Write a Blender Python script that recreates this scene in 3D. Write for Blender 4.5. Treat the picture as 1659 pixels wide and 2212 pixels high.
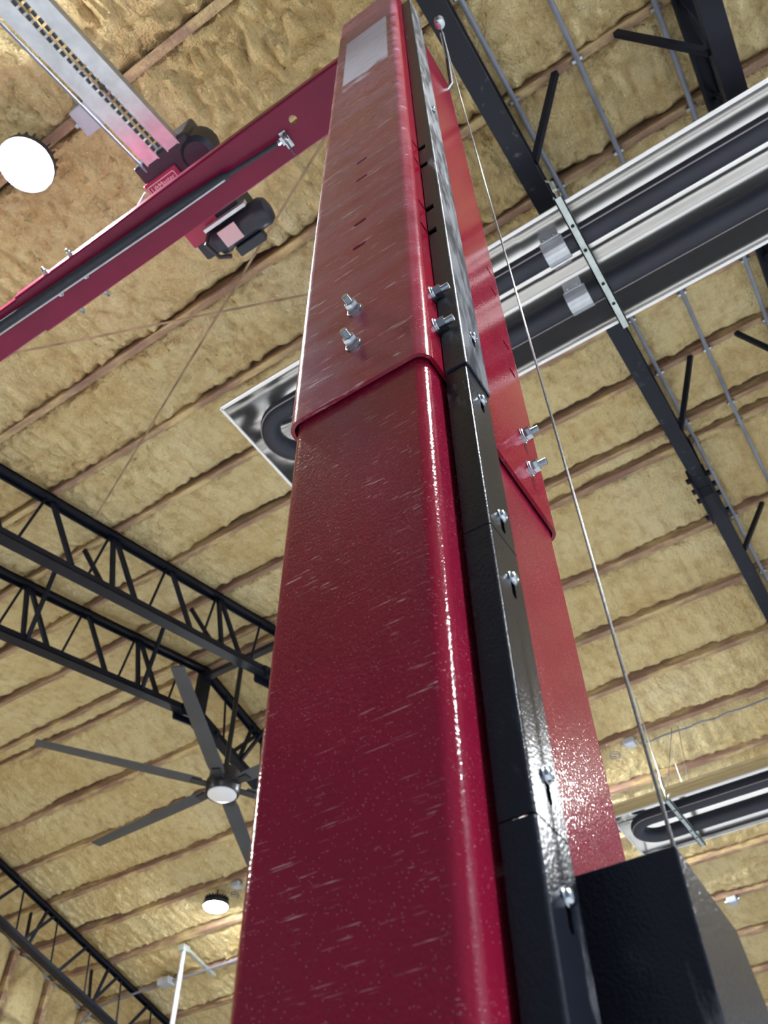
import bpy, bmesh, math, random
from mathutils import Vector, Matrix, noise
random.seed(7)
PI = math.pi
scene = bpy.context.scene
for o in list(bpy.data.objects):
    bpy.data.objects.remove(o)
COL = scene.collection
CZ = 1.2            # eye height of the phone above the floor; heights below are given from there

# ------------------------------------------------------------------ camera
cd = bpy.data.cameras.new('camera')
cam = bpy.data.objects.new('camera', cd)
COL.objects.link(cam)
right = Vector((0.5478, -0.8366, -0.0085))
down = Vector((0.6380, 0.4243, -0.6427))
fwd = Vector((0.5413, 0.3466, 0.7661)).normalized()
right = (right - fwd * right.dot(fwd)).normalized()
down = fwd.cross(right)
m = Matrix((right, -down, -fwd)).transposed().to_4x4()
m.translation = Vector((0, 0, CZ))
cam.matrix_world = m
cd.sensor_fit = 'HORIZONTAL'
cd.sensor_width = 36.0
cd.lens = 1900.0 / 1659.0 * 36.0
cd.clip_start = 0.02
cd.clip_end = 100
cd.dof.use_dof = True
cd.dof.focus_distance = 1.5
cd.dof.aperture_fstop = 11.5
scene.camera = cam

# ------------------------------------------------------------------ world, exposure
w = bpy.data.worlds.new('world')
scene.world = w
w.use_nodes = True
w.node_tree.nodes['Background'].inputs[0].default_value = (0.8, 0.86, 1.0, 1)
w.node_tree.nodes['Background'].inputs[1].default_value = 0.05
scene.view_settings.view_transform = 'Standard'
scene.view_settings.look = 'None'
scene.view_settings.exposure = 1.72
scene.view_settings.gamma = 1.0
scene.view_settings.use_curve_mapping = False
LAMP = 420.0         # emission strength of the high bay lenses

# ------------------------------------------------------------------ materials
def newmat(name):
    mt = bpy.data.materials.new(name)
    mt.use_nodes = True
    nt = mt.node_tree
    b = nt.nodes['Principled BSDF']
    return mt, nt, b

def L(nt, a, b):
    nt.links.new(a, b)

def coords(nt, scale=(1, 1, 1), rot=(0, 0, 0)):
    tc = nt.nodes.new('ShaderNodeTexCoord')
    mp = nt.nodes.new('ShaderNodeMapping')
    mp.inputs['Scale'].default_value = scale
    mp.inputs['Rotation'].default_value = rot
    L(nt, tc.outputs['Object'], mp.inputs['Vector'])
    return mp.outputs['Vector']

def noise_tex(nt, vec, scale, detail=4, rough=0.55):
    n = nt.nodes.new('ShaderNodeTexNoise')
    n.inputs['Scale'].default_value = scale
    n.inputs['Detail'].default_value = detail
    n.inputs['Roughness'].default_value = rough
    L(nt, vec, n.inputs['Vector'])
    return n.outputs['Fac']

def ramp(nt, fac, stops):
    r = nt.nodes.new('ShaderNodeValToRGB')
    el = r.color_ramp.elements
    while len(el) < len(stops):
        el.new(0.5)
    for e, (p, c) in zip(el, stops):
        e.position = p
        e.color = (c, c, c, 1) if isinstance(c, (int, float)) else (*c, 1)
    L(nt, fac, r.inputs['Fac'])
    return r.outputs['Color']

def mix(nt, fac, a, b, blend='MIX'):
    mx = nt.nodes.new('ShaderNodeMix')
    mx.data_type = 'RGBA'
    mx.blend_type = blend
    for s, v in ((0, fac), (6, a), (7, b)):
        if isinstance(v, (int, float)):
            mx.inputs[s].default_value = v
        elif isinstance(v, tuple):
            mx.inputs[s].default_value = (*v, 1)
        else:
            L(nt, v, mx.inputs[s])
    return mx.outputs[2]

def math_n(nt, op, a, b=None, c=None):
    n = nt.nodes.new('ShaderNodeMath')
    n.operation = op
    for i, v in enumerate((a, b, c)):
        if v is None:
            continue
        if isinstance(v, (int, float)):
            n.inputs[i].default_value = v
        else:
            L(nt, v, n.inputs[i])
    return n.outputs[0]

def bump(nt, b, h, strength, dist):
    bp = nt.nodes.new('ShaderNodeBump')
    bp.inputs['Strength'].default_value = strength
    bp.inputs['Distance'].default_value = dist
    L(nt, h, bp.inputs['Height'])
    L(nt, bp.outputs['Normal'], b.inputs['Normal'])

def simple(name, col, rough=0.5, metal=0.0, var=0.0, vscale=8, bumpk=0.0, bscale=60, coat=0.0, spec=0.5):
    mt, nt, b = newmat(name)
    b.inputs['Specular IOR Level'].default_value = spec
    b.inputs['Roughness'].default_value = rough
    b.inputs['Metallic'].default_value = metal
    b.inputs['Coat Weight'].default_value = coat
    if var > 0:
        f = noise_tex(nt, coords(nt), vscale)
        d = tuple(max(0, c * (1 - var)) for c in col)
        u = tuple(min(1, c * (1 + var)) for c in col)
        L(nt, ramp(nt, f, [(0.3, d), (0.7, u)]), b.inputs['Base Color'])
    else:
        b.inputs['Base Color'].default_value = (*col, 1)
    if bumpk > 0:
        bump(nt, b, noise_tex(nt, coords(nt), bscale, 3), bumpk, 0.01)
    return mt

def scratch_mask(nt, along, across, rot, lo, hi, brk=9.0, brk_lo=0.5):
    v = coords(nt, (across, along, across), (rot, 0, 0))
    f = noise_tex(nt, v, 1.0, 2, 0.5)
    s = ramp(nt, f, [(lo, 0.0), (hi, 1.0)])
    g = ramp(nt, noise_tex(nt, coords(nt), brk, 3), [(brk_lo, 0.0), (brk_lo + 0.12, 1.0)])
    return math_n(nt, 'MULTIPLY', s, g)

def specks(nt, scale, rad):
    v = nt.nodes.new('ShaderNodeTexVoronoi')
    v.inputs['Scale'].default_value = scale
    v.inputs['Randomness'].default_value = 1
    L(nt, coords(nt), v.inputs['Vector'])
    s = ramp(nt, v.outputs['Distance'], [(rad, 1.0), (rad + 0.04, 0.0)])
    # only some of the cells carry a speck
    sep = nt.nodes.new('ShaderNodeSeparateColor')
    L(nt, v.outputs['Color'], sep.inputs[0])
    k = math_n(nt, 'GREATER_THAN', sep.outputs[0], 0.62)
    return math_n(nt, 'MULTIPLY', s, k)

def red_paint(name, base, dust=0.0, scr=0.6, label=None, peel=0.14, rough=0.22):
    mt, nt, b = newmat(name)
    n1 = noise_tex(nt, coords(nt), 5.0, 5)
    d = tuple(c * 0.86 for c in base)
    u = tuple(min(1, c * 1.12) for c in base)
    col = ramp(nt, n1, [(0.3, d), (0.7, u)])
    pale = (0.62, 0.48, 0.50)
    s1 = scratch_mask(nt, 24.0, 700.0, -0.30, 0.675, 0.73, 9.0, 0.47)
    s2 = scratch_mask(nt, 18.0, 800.0, 0.08, 0.695, 0.74, 13.0, 0.51)
    s3 = scratch_mask(nt, 34.0, 620.0, -0.65, 0.70, 0.75, 8.0, 0.50)
    sp = specks(nt, 300.0, 0.075)
    sm = math_n(nt, 'MAXIMUM', math_n(nt, 'MAXIMUM', s1, s2), math_n(nt, 'MAXIMUM', s3, sp))
    sm = math_n(nt, 'MULTIPLY', sm, scr)
    if dust > 0:
        v = coords(nt, (14, 4.5, 16), (-0.3, 0, 0))
        f = ramp(nt, noise_tex(nt, v, 1.0, 6, 0.65), [(0.38, 0.0), (0.72, 1.0)])
        tx = nt.nodes.new('ShaderNodeTexCoord')
        sq = nt.nodes.new('ShaderNodeSeparateXYZ')
        L(nt, tx.outputs['Object'], sq.inputs[0])
        front = ramp(nt, sq.outputs[0], [(0.002, 1.0), (0.018, 0.0)])     # only the front plate is rubbed
        up = ramp(nt, math_n(nt, 'DIVIDE', sq.outputs[2], 5.0), [(0.45, 0.45), (0.85, 1.3)])
        dm = math_n(nt, 'MULTIPLY_ADD', f, dust * 0.8, dust * 0.3)
        dm = math_n(nt, 'MULTIPLY', math_n(nt, 'MULTIPLY', dm, front), up)
        col = mix(nt, dm, col, (0.40, 0.28, 0.36))
        v2 = coords(nt, (60, 9, 60), (-0.4, 0, 0))
        f2 = ramp(nt, noise_tex(nt, v2, 1.0, 4, 0.6), [(0.62, 0.0), (0.70, 1.0)])
        col = mix(nt, math_n(nt, 'MULTIPLY', math_n(nt, 'MULTIPLY', f2, front), dust * 1.4), col, (0.62, 0.54, 0.58))
    col = mix(nt, sm, col, pale)
    rg = 0.0
    if label is not None:
        # a paper label that was torn off: pale rectangle with a rubbed lower edge
        y0, y1, z0, z1 = label
        tc = nt.nodes.new('ShaderNodeTexCoord')
        sx = nt.nodes.new('ShaderNodeSeparateXYZ')
        L(nt, tc.outputs['Object'], sx.inputs[0])
        nz = noise_tex(nt, coords(nt, (40, 10, 30), (0.35, 0, 0)), 1.0, 4)
        zz = math_n(nt, 'MULTIPLY_ADD', math_n(nt, 'SUBTRACT', nz, 0.5), 0.40, sx.outputs[2])
        ny = noise_tex(nt, coords(nt), 120.0, 2)
        yy = math_n(nt, 'MULTIPLY_ADD', math_n(nt, 'SUBTRACT', ny, 0.5), 0.006, sx.outputs[1])
        def inside(v, lo, hi, e):
            a = math_n(nt, 'SMOOTH_MIN', math_n(nt, 'DIVIDE', math_n(nt, 'SUBTRACT', v, lo), e), 1.0, 0.1)
            c = math_n(nt, 'SMOOTH_MIN', math_n(nt, 'DIVIDE', math_n(nt, 'SUBTRACT', hi, v), e), 1.0, 0.1)
            return math_n(nt, 'MULTIPLY', math_n(nt, 'MAXIMUM', a, 0.0), math_n(nt, 'MAXIMUM', c, 0.0))
        xm = math_n(nt, 'LESS_THAN', sx.outputs[0], 0.012)
        zlow = inside(zz, z0, 99.0, 0.05)
        zhi = inside(sx.outputs[2], -99.0, z1, 0.008)
        ym = inside(yy, y0, y1, 0.004)
        lm = math_n(nt, 'MULTIPLY', math_n(nt, 'MULTIPLY', zlow, zhi), math_n(nt, 'MULTIPLY', ym, xm))
        rub = ramp(nt, noise_tex(nt, coords(nt, (90, 14, 60), (0.35, 0, 0)), 1.0, 4), [(0.25, 0.55), (0.5, 1.0)])
        lm = math_n(nt, 'MULTIPLY', lm, rub)
        col = mix(nt, math_n(nt, 'MULTIPLY', lm, 0.9), col, (0.50, 0.50, 0.57))
        rg = lm
    L(nt, col, b.inputs['Base Color'])
    r0 = math_n(nt, 'MULTIPLY_ADD', sm, 0.4, rough)
    if dust > 0:
        r0 = math_n(nt, 'MULTIPLY_ADD', dm, 0.7, r0)
    if label is not None:
        r0 = math_n(nt, 'MULTIPLY_ADD', rg, 0.4, r0)
    L(nt, r0, b.inputs['Roughness'])
    b.inputs['Specular IOR Level'].default_value = 0.30
    h = noise_tex(nt, coords(nt), 260.0, 1.5)
    bump(nt, b, h, peel, 0.002)
    return mt

def black_paint(name, col=(0.008, 0.010, 0.016), rough=0.20, smudge=0.5, peel=0.2, pale_y=None):
    mt, nt, b = newmat(name)
    b.inputs['Specular IOR Level'].default_value = 0.25
    v = coords(nt, (26, 26, 7), (0.2, 0.25, 0))
    s = ramp(nt, noise_tex(nt, v, 1.0, 5, 0.6), [(0.60, 0.0), (0.72, 1.0)])
    g = ramp(nt, noise_tex(nt, coords(nt), 4.0, 3), [(0.45, 0.0), (0.6, 1.0)])
    sm = math_n(nt, 'MULTIPLY', math_n(nt, 'MULTIPLY', s, g), smudge)
    if pale_y:  # paler streaks, limited to the cover's outward side face
        tx = nt.nodes.new('ShaderNodeTexCoord')
        sq = nt.nodes.new('ShaderNodeSeparateXYZ')
        L(nt, tx.outputs['Object'], sq.inputs[0])
        face = math_n(nt, 'LESS_THAN', sq.outputs[1], pale_y)
        ff = ramp(nt, noise_tex(nt, coords(nt, (40, 10, 9), (0, .5, 0)), 1.0, 5, .65), [(0.42, 0.03), (0.60, 0.42)])
        sm = math_n(nt, 'MAXIMUM', sm, math_n(nt, 'MULTIPLY', face, ff))
    L(nt, mix(nt, sm, col, (0.22, 0.23, 0.25)), b.inputs['Base Color'])
    L(nt, math_n(nt, 'MULTIPLY_ADD', sm, 0.4, rough), b.inputs['Roughness'])
    bump(nt, b, noise_tex(nt, coords(nt), 300.0, 1.5), peel, 0.002)
    return mt

def foam_mat():
    mt, nt, b = newmat('spray_foam')
    c = coords(nt)
    n1 = noise_tex(nt, c, 1.1, 4, 0.6)
    n2 = noise_tex(nt, c, 9.0, 6, 0.65)
    n3 = noise_tex(nt, coords(nt, (3.0, 16.0, 3.0)), 1.0, 5, 0.65)
    col = ramp(nt, n1, [(0.30, (0.66, 0.49, 0.22)), (0.55, (0.77, 0.63, 0.33)), (0.75, (0.81, 0.70, 0.41))])
    col = mix(nt, math_n(nt, 'MULTIPLY', ramp(nt, n2, [(0.30, 1.0), (0.52, 0.0)]), 0.55), col, (0.44, 0.27, 0.10))
    col = mix(nt, math_n(nt, 'MULTIPLY', ramp(nt, n3, [(0.30, 1.0), (0.48, 0.0)]), 0.40), col, (0.46, 0.28, 0.11))
    col = mix(nt, math_n(nt, 'MULTIPLY', ramp(nt, n2, [(0.55, 0.0), (0.80, 1.0)]), 0.4), col, (0.83, 0.74, 0.46))
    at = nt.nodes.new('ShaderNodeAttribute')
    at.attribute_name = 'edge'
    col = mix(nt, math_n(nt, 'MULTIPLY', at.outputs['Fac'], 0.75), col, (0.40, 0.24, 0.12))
    L(nt, col, b.inputs['Base Color'])
    b.inputs['Roughness'].default_value = 0.72
    b.inputs['Specular IOR Level'].default_value = 0.3
    hh = math_n(nt, 'ADD', noise_tex(nt, c, 26.0, 4, 0.6), math_n(nt, 'MULTIPLY', noise_tex(nt, c, 75.0, 3), 0.4))
    bump(nt, b, hh, 1.0, 0.045)
    return mt

M = {}
M['red_low'] = red_paint('red_paint_column', (0.165, 0.006, 0.024), 0.0, 0.6, rough=.11, peel=.22)
M['red_up'] = red_paint('red_paint_extension', (0.19, 0.005, 0.020), 0.42, 0.8, label=(-0.075, 0.078, 3.78, 4.33), rough=.09, peel=.08)
M['red_beam'] = red_paint('red_paint_beam', (0.18, 0.004, 0.040), 0.0, 0.1, rough=0.3)
M['black'] = black_paint('black_powder_coat')
M['black_streaked'] = black_paint('black_powder_coat_streaked', (0.016, 0.019, 0.026), 0.28, 1.0, pale_y=-.1405)
M['black_side'] = black_paint('black_powder_coat_side', (0.022, 0.024, 0.03), 0.22, 0.3, .4)  # copy of the black for the side plate, lighter with stronger orange peel
M['truss'] = simple('truss_black', (0.006, 0.008, 0.016), 0.5, 0.0, 0.3, 6, spec=.2)
M['truss_marked'] = black_paint('truss_black_chalked', (0.010, 0.012, 0.020), 0.42, 0.35, 0.02)
M['foam'] = foam_mat()
mt, nt, b = newmat('purlin_oversprayed')
pn = noise_tex(nt, coords(nt, (9, 2.2, 9)), 1.0, 6, 0.65)
L(nt, ramp(nt, pn, [(0.34, (0.24, 0.135, 0.095)), (0.48, (0.34, 0.215, 0.14)), (0.60, (0.56, 0.42, 0.20)), (0.7, (0.66, 0.52, 0.26))]), b.inputs['Base Color'])
b.inputs['Roughness'].default_value = 0.75
bump(nt, b, noise_tex(nt, coords(nt), 40.0, 4), 0.7, 0.02)
M['purlin'] = mt
M['galv'] = simple('galvanised_steel', (0.55, 0.58, 0.62), 0.42, 0.75, 0.15, 14)
M['conduit'] = simple('conduit_grey', (0.22, 0.24, 0.30), 0.5, 0.3, 0.15, 6)
M['zinc'] = simple('zinc_plated', (0.44, 0.48, 0.53), 0.20, 1.0, 0.1, 60)
M['alu'] = simple('heater_aluminium', (0.74, 0.73, 0.71), 0.17, 0.95, 0.05, 2)
M['alu_edge'] = simple('heater_lip', (0.82, 0.82, 0.82), 0.4, 0.5)
M['tube'] = simple('heater_tube_dark', (0.016, 0.018, 0.03), 0.55, 0.0, 0.2, 4)
M['tube_seam'] = simple('heater_tube_seam', (0.30, 0.27, 0.28), 0.45, 0.5)
M['strut'] = simple('strut_galvanised', (0.50, 0.56, 0.55), 0.4, 0.6, 0.15, 20)
M['hole'] = simple('hole_dark', (0.01, 0.01, 0.012), 0.9)
M['fan'] = simple('fan_dark', (0.013, 0.014, 0.019), 0.35, 0.0, 0.2, 5)
M['fan_blade'] = simple('fan_blade_grey', (0.042, 0.046, 0.055), 0.45, 0.0, 0.15, 3)
M['fan_lens'] = simple('fan_lens_white', (0.72, 0.72, 0.74), 0.4)
M['steel_rope'] = simple('steel_rope', (0.17, 0.17, 0.165), 0.5, 0.5, 0.3, 200)
M['plate'] = simple('box_grey', (0.45, 0.48, 0.54), 0.5, 0.2, 0.1, 10)
M['motor'] = simple('motor_black', (0.018, 0.021, 0.034), 0.4, 0.1, 0.2, 20)
M['opener_red'] = simple('opener_red_cover', (0.30, 0.02, 0.07), 0.4, 0, 0.1, 10)
M['label_pink'] = simple('motor_label', (0.60, 0.42, 0.44), 0.6)
M['label_text'] = simple('name_plate', (0.70, 0.68, 0.66), 0.5)
M['pad'] = simple('foam_pad_black', (0.018, 0.022, 0.035), 0.6, 0, 0.2, 40)
M['wire'] = simple('cable_grey', (0.20, 0.19, 0.19), 0.6)
M['wire_tan'] = simple('brace_rod_foamed', (0.30, 0.20, 0.12), 0.7, 0, 0.5, 6)
M['concrete'] = simple('floor_concrete', (0.60, 0.61, 0.63), 0.4, 0, 0.12, 1.5, 0.05, 20)
M['wallfoam'] = M['foam']
M['wall_dark'] = simple('wall_panel_dark', (0.07, 0.08, 0.10), 0.6, 0, 0.1, 2)
M['wall_grey'] = simple('wall_panel_grey', (0.36, 0.40, 0.46), 0.6, 0, 0.1, 2)
M['deck'] = simple('roof_deck', (0.35, 0.26, 0.16), 0.8)
M['cord'] = simple('black_cord', (0.02, 0.02, 0.022), 0.5)
mt, nt, b = newmat('led_lens')
b.inputs['Base Color'].default_value = (0.9, 0.9, 0.9, 1)
b.inputs['Emission Color'].default_value = (0.93, 0.965, 1.0, 1)
b.inputs['Emission Strength'].default_value = LAMP
M['led'] = mt

# ------------------------------------------------------------------ mesh helpers
class MB:
    def __init__(s):
        s.v = []
        s.f = []
    def add(s, vs, fs):
        n = len(s.v)
        s.v += [Vector(p) for p in vs]
        s.f += [tuple(i + n for i in q) for q in fs]
        return s
    def box(s, a, b):
        (x0, y0, z0), (x1, y1, z1) = a, b
        return s.add([(x0, y0, z0), (x1, y0, z0), (x1, y1, z0), (x0, y1, z0), (x0, y0, z1), (x1, y0, z1), (x1, y1, z1), (x0, y1, z1)],
                     [(0, 3, 2, 1), (4, 5, 6, 7), (0, 1, 5, 4), (1, 2, 6, 5), (2, 3, 7, 6), (3, 0, 4, 7)])
    def bar(s, p, q, wd, ht, up=(0, 0, 1)):
        p, q = Vector(p), Vector(q)
        d = (q - p).normalized()
        side = d.cross(Vector(up))
        if side.length < 1e-4:
            side = d.cross(Vector((1, 0, 0)))
        side.normalize()
        u = side.cross(d).normalized()
        vs = []
        for c in (p, q):
            for a, bb in ((-1, -1), (1, -1), (1, 1), (-1, 1)):
                vs.append(c + side * (a * wd / 2) + u * (bb * ht / 2))
        return s.add(vs, [(0, 1, 2, 3), (7, 6, 5, 4), (0, 4, 5, 1), (1, 5, 6, 2), (2, 6, 7, 3), (3, 7, 4, 0)])
    def tube(s, pts, r, n=10, cap=True):
        pts = [Vector(p) for p in pts]
        rs = r if isinstance(r, (list, tuple)) else [r] * len(pts)
        base = len(s.v)
        ref = None
        for i, p in enumerate(pts):
            d = (pts[min(i + 1, len(pts) - 1)] - pts[max(i - 1, 0)]).normalized()
            if ref is None:
                ref = d.orthogonal().normalized()
            ref = (ref - d * ref.dot(d)).normalized()
            o2 = d.cross(ref)
            for k in range(n):
                a = 2 * PI * k / n
                s.v.append(p + (ref * math.cos(a) + o2 * math.sin(a)) * rs[i])
        for i in range(len(pts) - 1):
            for k in range(n):
                a, b2 = base + i * n + k, base + i * n + (k + 1) % n
                s.f.append((a, b2, b2 + n, a + n))
        if cap:
            s.f.append(tuple(base + k for k in reversed(range(n))))
            e = base + (len(pts) - 1) * n
            s.f.append(tuple(e + k for k in range(n)))
        return s
    def lathe(s, c, axis, prof, n=20):
        c, ax = Vector(c), Vector(axis).normalized()
        o1 = ax.orthogonal().normalized()
        o2 = ax.cross(o1)
        base = len(s.v)
        for (r, h) in prof:
            for k in range(n):
                a = 2 * PI * (k + 0.5) / n
                s.v.append(c + ax * h + (o1 * math.cos(a) + o2 * math.sin(a)) * max(r, 1e-5))
        for i in range(len(prof) - 1):
            for k in range(n):
                a, b2 = base + i * n + k, base + i * n + (k + 1) % n
                s.f.append((a, b2, b2 + n, a + n))
        s.f.append(tuple(base + k for k in reversed(range(n))))
        e = base + (len(prof) - 1) * n
        s.f.append(tuple(e + k for k in range(n)))
        return s
    def prism(s, outline, fn0, fn1):
        n = len(outline)
        s.add([fn0(p) for p in outline] + [fn1(p) for p in outline],
              [tuple(reversed(range(n))), tuple(range(n, 2 * n))] + [(i, (i + 1) % n, n + (i + 1) % n, n + i) for i in range(n)])
        return s
    def build(s, name, mat, parent=None, smooth=False, bevel=0.0, seg=2):
        me = bpy.data.meshes.new(name)
        off = Vector((0, 0, CZ))
        if parent is not None:
            off = off - world_loc(parent)
        me.from_pydata([v + off for v in s.v], [], s.f)
        bm = bmesh.new()
        bm.from_mesh(me)
        bmesh.ops.recalc_face_normals(bm, faces=bm.faces)
        if bevel > 0:
            bmesh.ops.bevel(bm, geom=[e for e in bm.edges if e.is_manifold and e.calc_face_angle(0) > 0.5], offset=bevel, segments=seg, profile=0.5, affect='EDGES')
        bm.to_mesh(me)
        bm.free()
        me.materials.append(mat)
        if smooth:
            me.shade_smooth()
            try:
                me.set_sharp_from_angle(angle=math.radians(38))
            except Exception:
                pass
        o = bpy.data.objects.new(name, me)
        COL.objects.link(o)
        if parent is not None:
            o.parent = parent
        return o

def world_loc(o):
    p = Vector((0, 0, 0))
    while o is not None:
        p = p + o.location
        o = o.parent
    return p

def tag(o, label=None, cat=None, group=None, kind=None):
    if label: o['label'] = label
    if cat: o['category'] = cat
    if group: o['group'] = group
    if kind: o['kind'] = kind
    return o

def thing(name, loc, label, cat, group=None):
    e = bpy.data.objects.new(name, None)
    COL.objects.link(e)
    e.location = (loc[0], loc[1], loc[2] + CZ)
    e.empty_display_size = 0.1
    return tag(e, label, cat, group)

def dup(o, name, parent, loc):
    c = o.copy()
    COL.objects.link(c)
    c.parent = parent
    c.location = loc
    return c

def cut(o, boxes):
    """cut real holes: list of MB cutters in eye-height coordinates"""
    for k, mb in enumerate(boxes):
        c = mb.build('cutter', M['hole'])
        md = o.modifiers.new('cut%d' % k, 'BOOLEAN')
        md.operation = 'DIFFERENCE'
        md.solver = 'EXACT'
        md.object = c
    bpy.context.view_layer.update()
    dg = bpy.context.evaluated_depsgraph_get()
    me = bpy.data.meshes.new_from_object(o.evaluated_get(dg))
    cs = [md.object for md in o.modifiers]
    o.modifiers.clear()
    o.data = me
    for c in cs:
        bpy.data.objects.remove(c)

# ------------------------------------------------------------------ roof geometry
ZR, XR, MS = 5.5, 4.576, 0.26
X_W, X_E, Y_S, Y_N = -2.6, 11.4, -5.2, 9.95
def roof_z(x):
    return ZR - MS * abs(x - XR)
PURL = [-2.03, -1.455, -0.88, -0.305, 0.27, 0.845, 1.42, 1.995, 2.57, 3.145, 3.72, 4.36, 4.60, 5.31, 5.87, 6.44, 6.98, 7.53, 8.10, 8.67, 9.24, 9.81, 10.38, 10.95]

# floor and walls
fl = MB().box((X_W - .3, Y_S - .3, -CZ - .2), (X_E + .3, Y_N + .3, -CZ)).build('floor', M['concrete'])
tag(fl, 'grey concrete shop floor under the lift', kind='structure')
def gable_wall(name, y, t, mat='wallfoam'):
    mb = MB()
    ol = [(X_W, -CZ), (X_E, -CZ), (X_E, roof_z(X_E) + .02), (XR, ZR + .02), (X_W, roof_z(X_W) + .02)]
    mb.prism(ol, lambda p: (p[0], y, p[1]), lambda p: (p[0], y + t, p[1]))
    return mb.build(name, M[mat])
def foam_sheet(fn, nu, nv, name, parent, edge_fn):
    """fn(i/nu, j/nv) -> point; vertices carry an 'edge' attribute for the scorched rim"""
    vs, fs, ed = [], [], []
    for i in range(nu + 1):
        for j in range(nv + 1):
            vs.append(fn(i / nu, j / nv))
            ed.append(edge_fn(i / nu, j / nv))
    for i in range(nu):
        for j in range(nv):
            a = i * (nv + 1) + j
            fs.append((a, a + 1, a + nv + 2, a + nv + 1))
    mb = MB().add(vs, fs)
    o = mb.build(name, M['foam'], parent, smooth=True)
    at = o.data.attributes.new('edge', 'FLOAT', 'POINT')
    at.data.foreach_set('value', ed)
    return o

wn = gable_wall('wall_back', Y_N, .25)
tag(wn, 'spray foamed end wall with brown posts behind the far truss', kind='structure')
tag(gable_wall('wall_front', Y_S, -.25, 'wall_grey'), 'grey panelled end wall behind the viewer', kind='structure')
tag(MB().box((X_W - .25, Y_S, -CZ), (X_W, Y_N, roof_z(X_W))).build('wall_left', M['wall_dark']), 'dark panelled side wall by the garage door', kind='structure')
tag(MB().box((X_E, Y_S, -CZ), (X_E + .25, Y_N, roof_z(X_E))).build('wall_right', M['wall_grey']), 'grey panelled far side wall', kind='structure')
# end wall: posts and the bulging foam between them
posts = [5.0 + .62 * k for k in range(-3, 10)]
for k, x in enumerate(posts):
    zt = roof_z(x) - .02
    MB().box((x - .035, Y_N - .10, -CZ), (x + .035, Y_N, zt)).build('post', M['purlin'], wn)
for k in range(len(posts) - 1):
    xa, xb = posts[k] + .045, posts[k + 1] - .045
    def fn(u, v, xa=xa, xb=xb):
        x = xa + (xb - xa) * u
        zt = roof_z(x) - .02
        z = 1.6 + (zt - 1.6) * v
        g = math.sin(PI * u) ** .5
        nn = noise.fractal(Vector((x * 2.2, 7.0, z * 5.0)), 1.0, 2.0, 4)
        return (x, Y_N - .012 - .10 * g - .035 * nn * g, z)
    foam_sheet(fn, 12, 70, 'foam_panel', wn, lambda u, v: max(0, 1 - min(u, 1 - u) * 9))

# ceiling: deck, purlins, foam between purlins
dk = MB()
ol = [(X_W - .25, roof_z(X_W - .25) + .22), (XR, ZR + .22), (X_E + .25, roof_z(X_E + .25) + .22), (X_E + .25, roof_z(X_E + .25) + .30), (XR, ZR + .30), (X_W - .25, roof_z(X_W - .25) + .30)]
dk.prism(ol, lambda p: (p[0], Y_S - .25, p[1]), lambda p: (p[0], Y_N + .25, p[1]))
ceil = dk.build('ceiling', M['deck'])
tag(ceil, 'yellow spray foam roof with brown purlins', kind='structure')
PW = 0.045
def foam_edge(x, y, side):
    """ragged overlap of the foam over a purlin"""
    n1 = noise.noise(Vector((x * 3.1 + side * 17.0, y * 1.1, 2.0)))
    n2 = noise.noise(Vector((x * 5.3 + side * 31.0, y * 6.0, 9.0)))
    n3 = noise.noise(Vector((x * 5.3 + side * 11.0, y * 19.0, 4.0)))
    return 0.003 + 0.046 * n1 + 0.020 * n2 + 0.012 * n3
for x in PURL:
    s = -MS if x > XR else MS
    mb = MB()
    hw = PW / 2
    for (xx0, xx1, z0, z1) in ((x - hw, x + hw, 0.0, 0.02), (x - .02, x + .005, .02, .215)):
        mb.prism([(xx0, z0), (xx1, z0), (xx1, z1), (xx0, z1)],
                 lambda p: (p[0], Y_S + .01, roof_z(p[0]) + p[1]), lambda p: (p[0], Y_N - .01, roof_z(p[0]) + p[1]))
    mb.build('purlin', M['purlin'], ceil)
bays = []
xs = [X_W] + PURL + [X_E]
for a, b2 in zip(xs[:-1], xs[1:]):
    bays.append((a, b2))
YA, YB = -3.6, Y_N - .02
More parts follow.
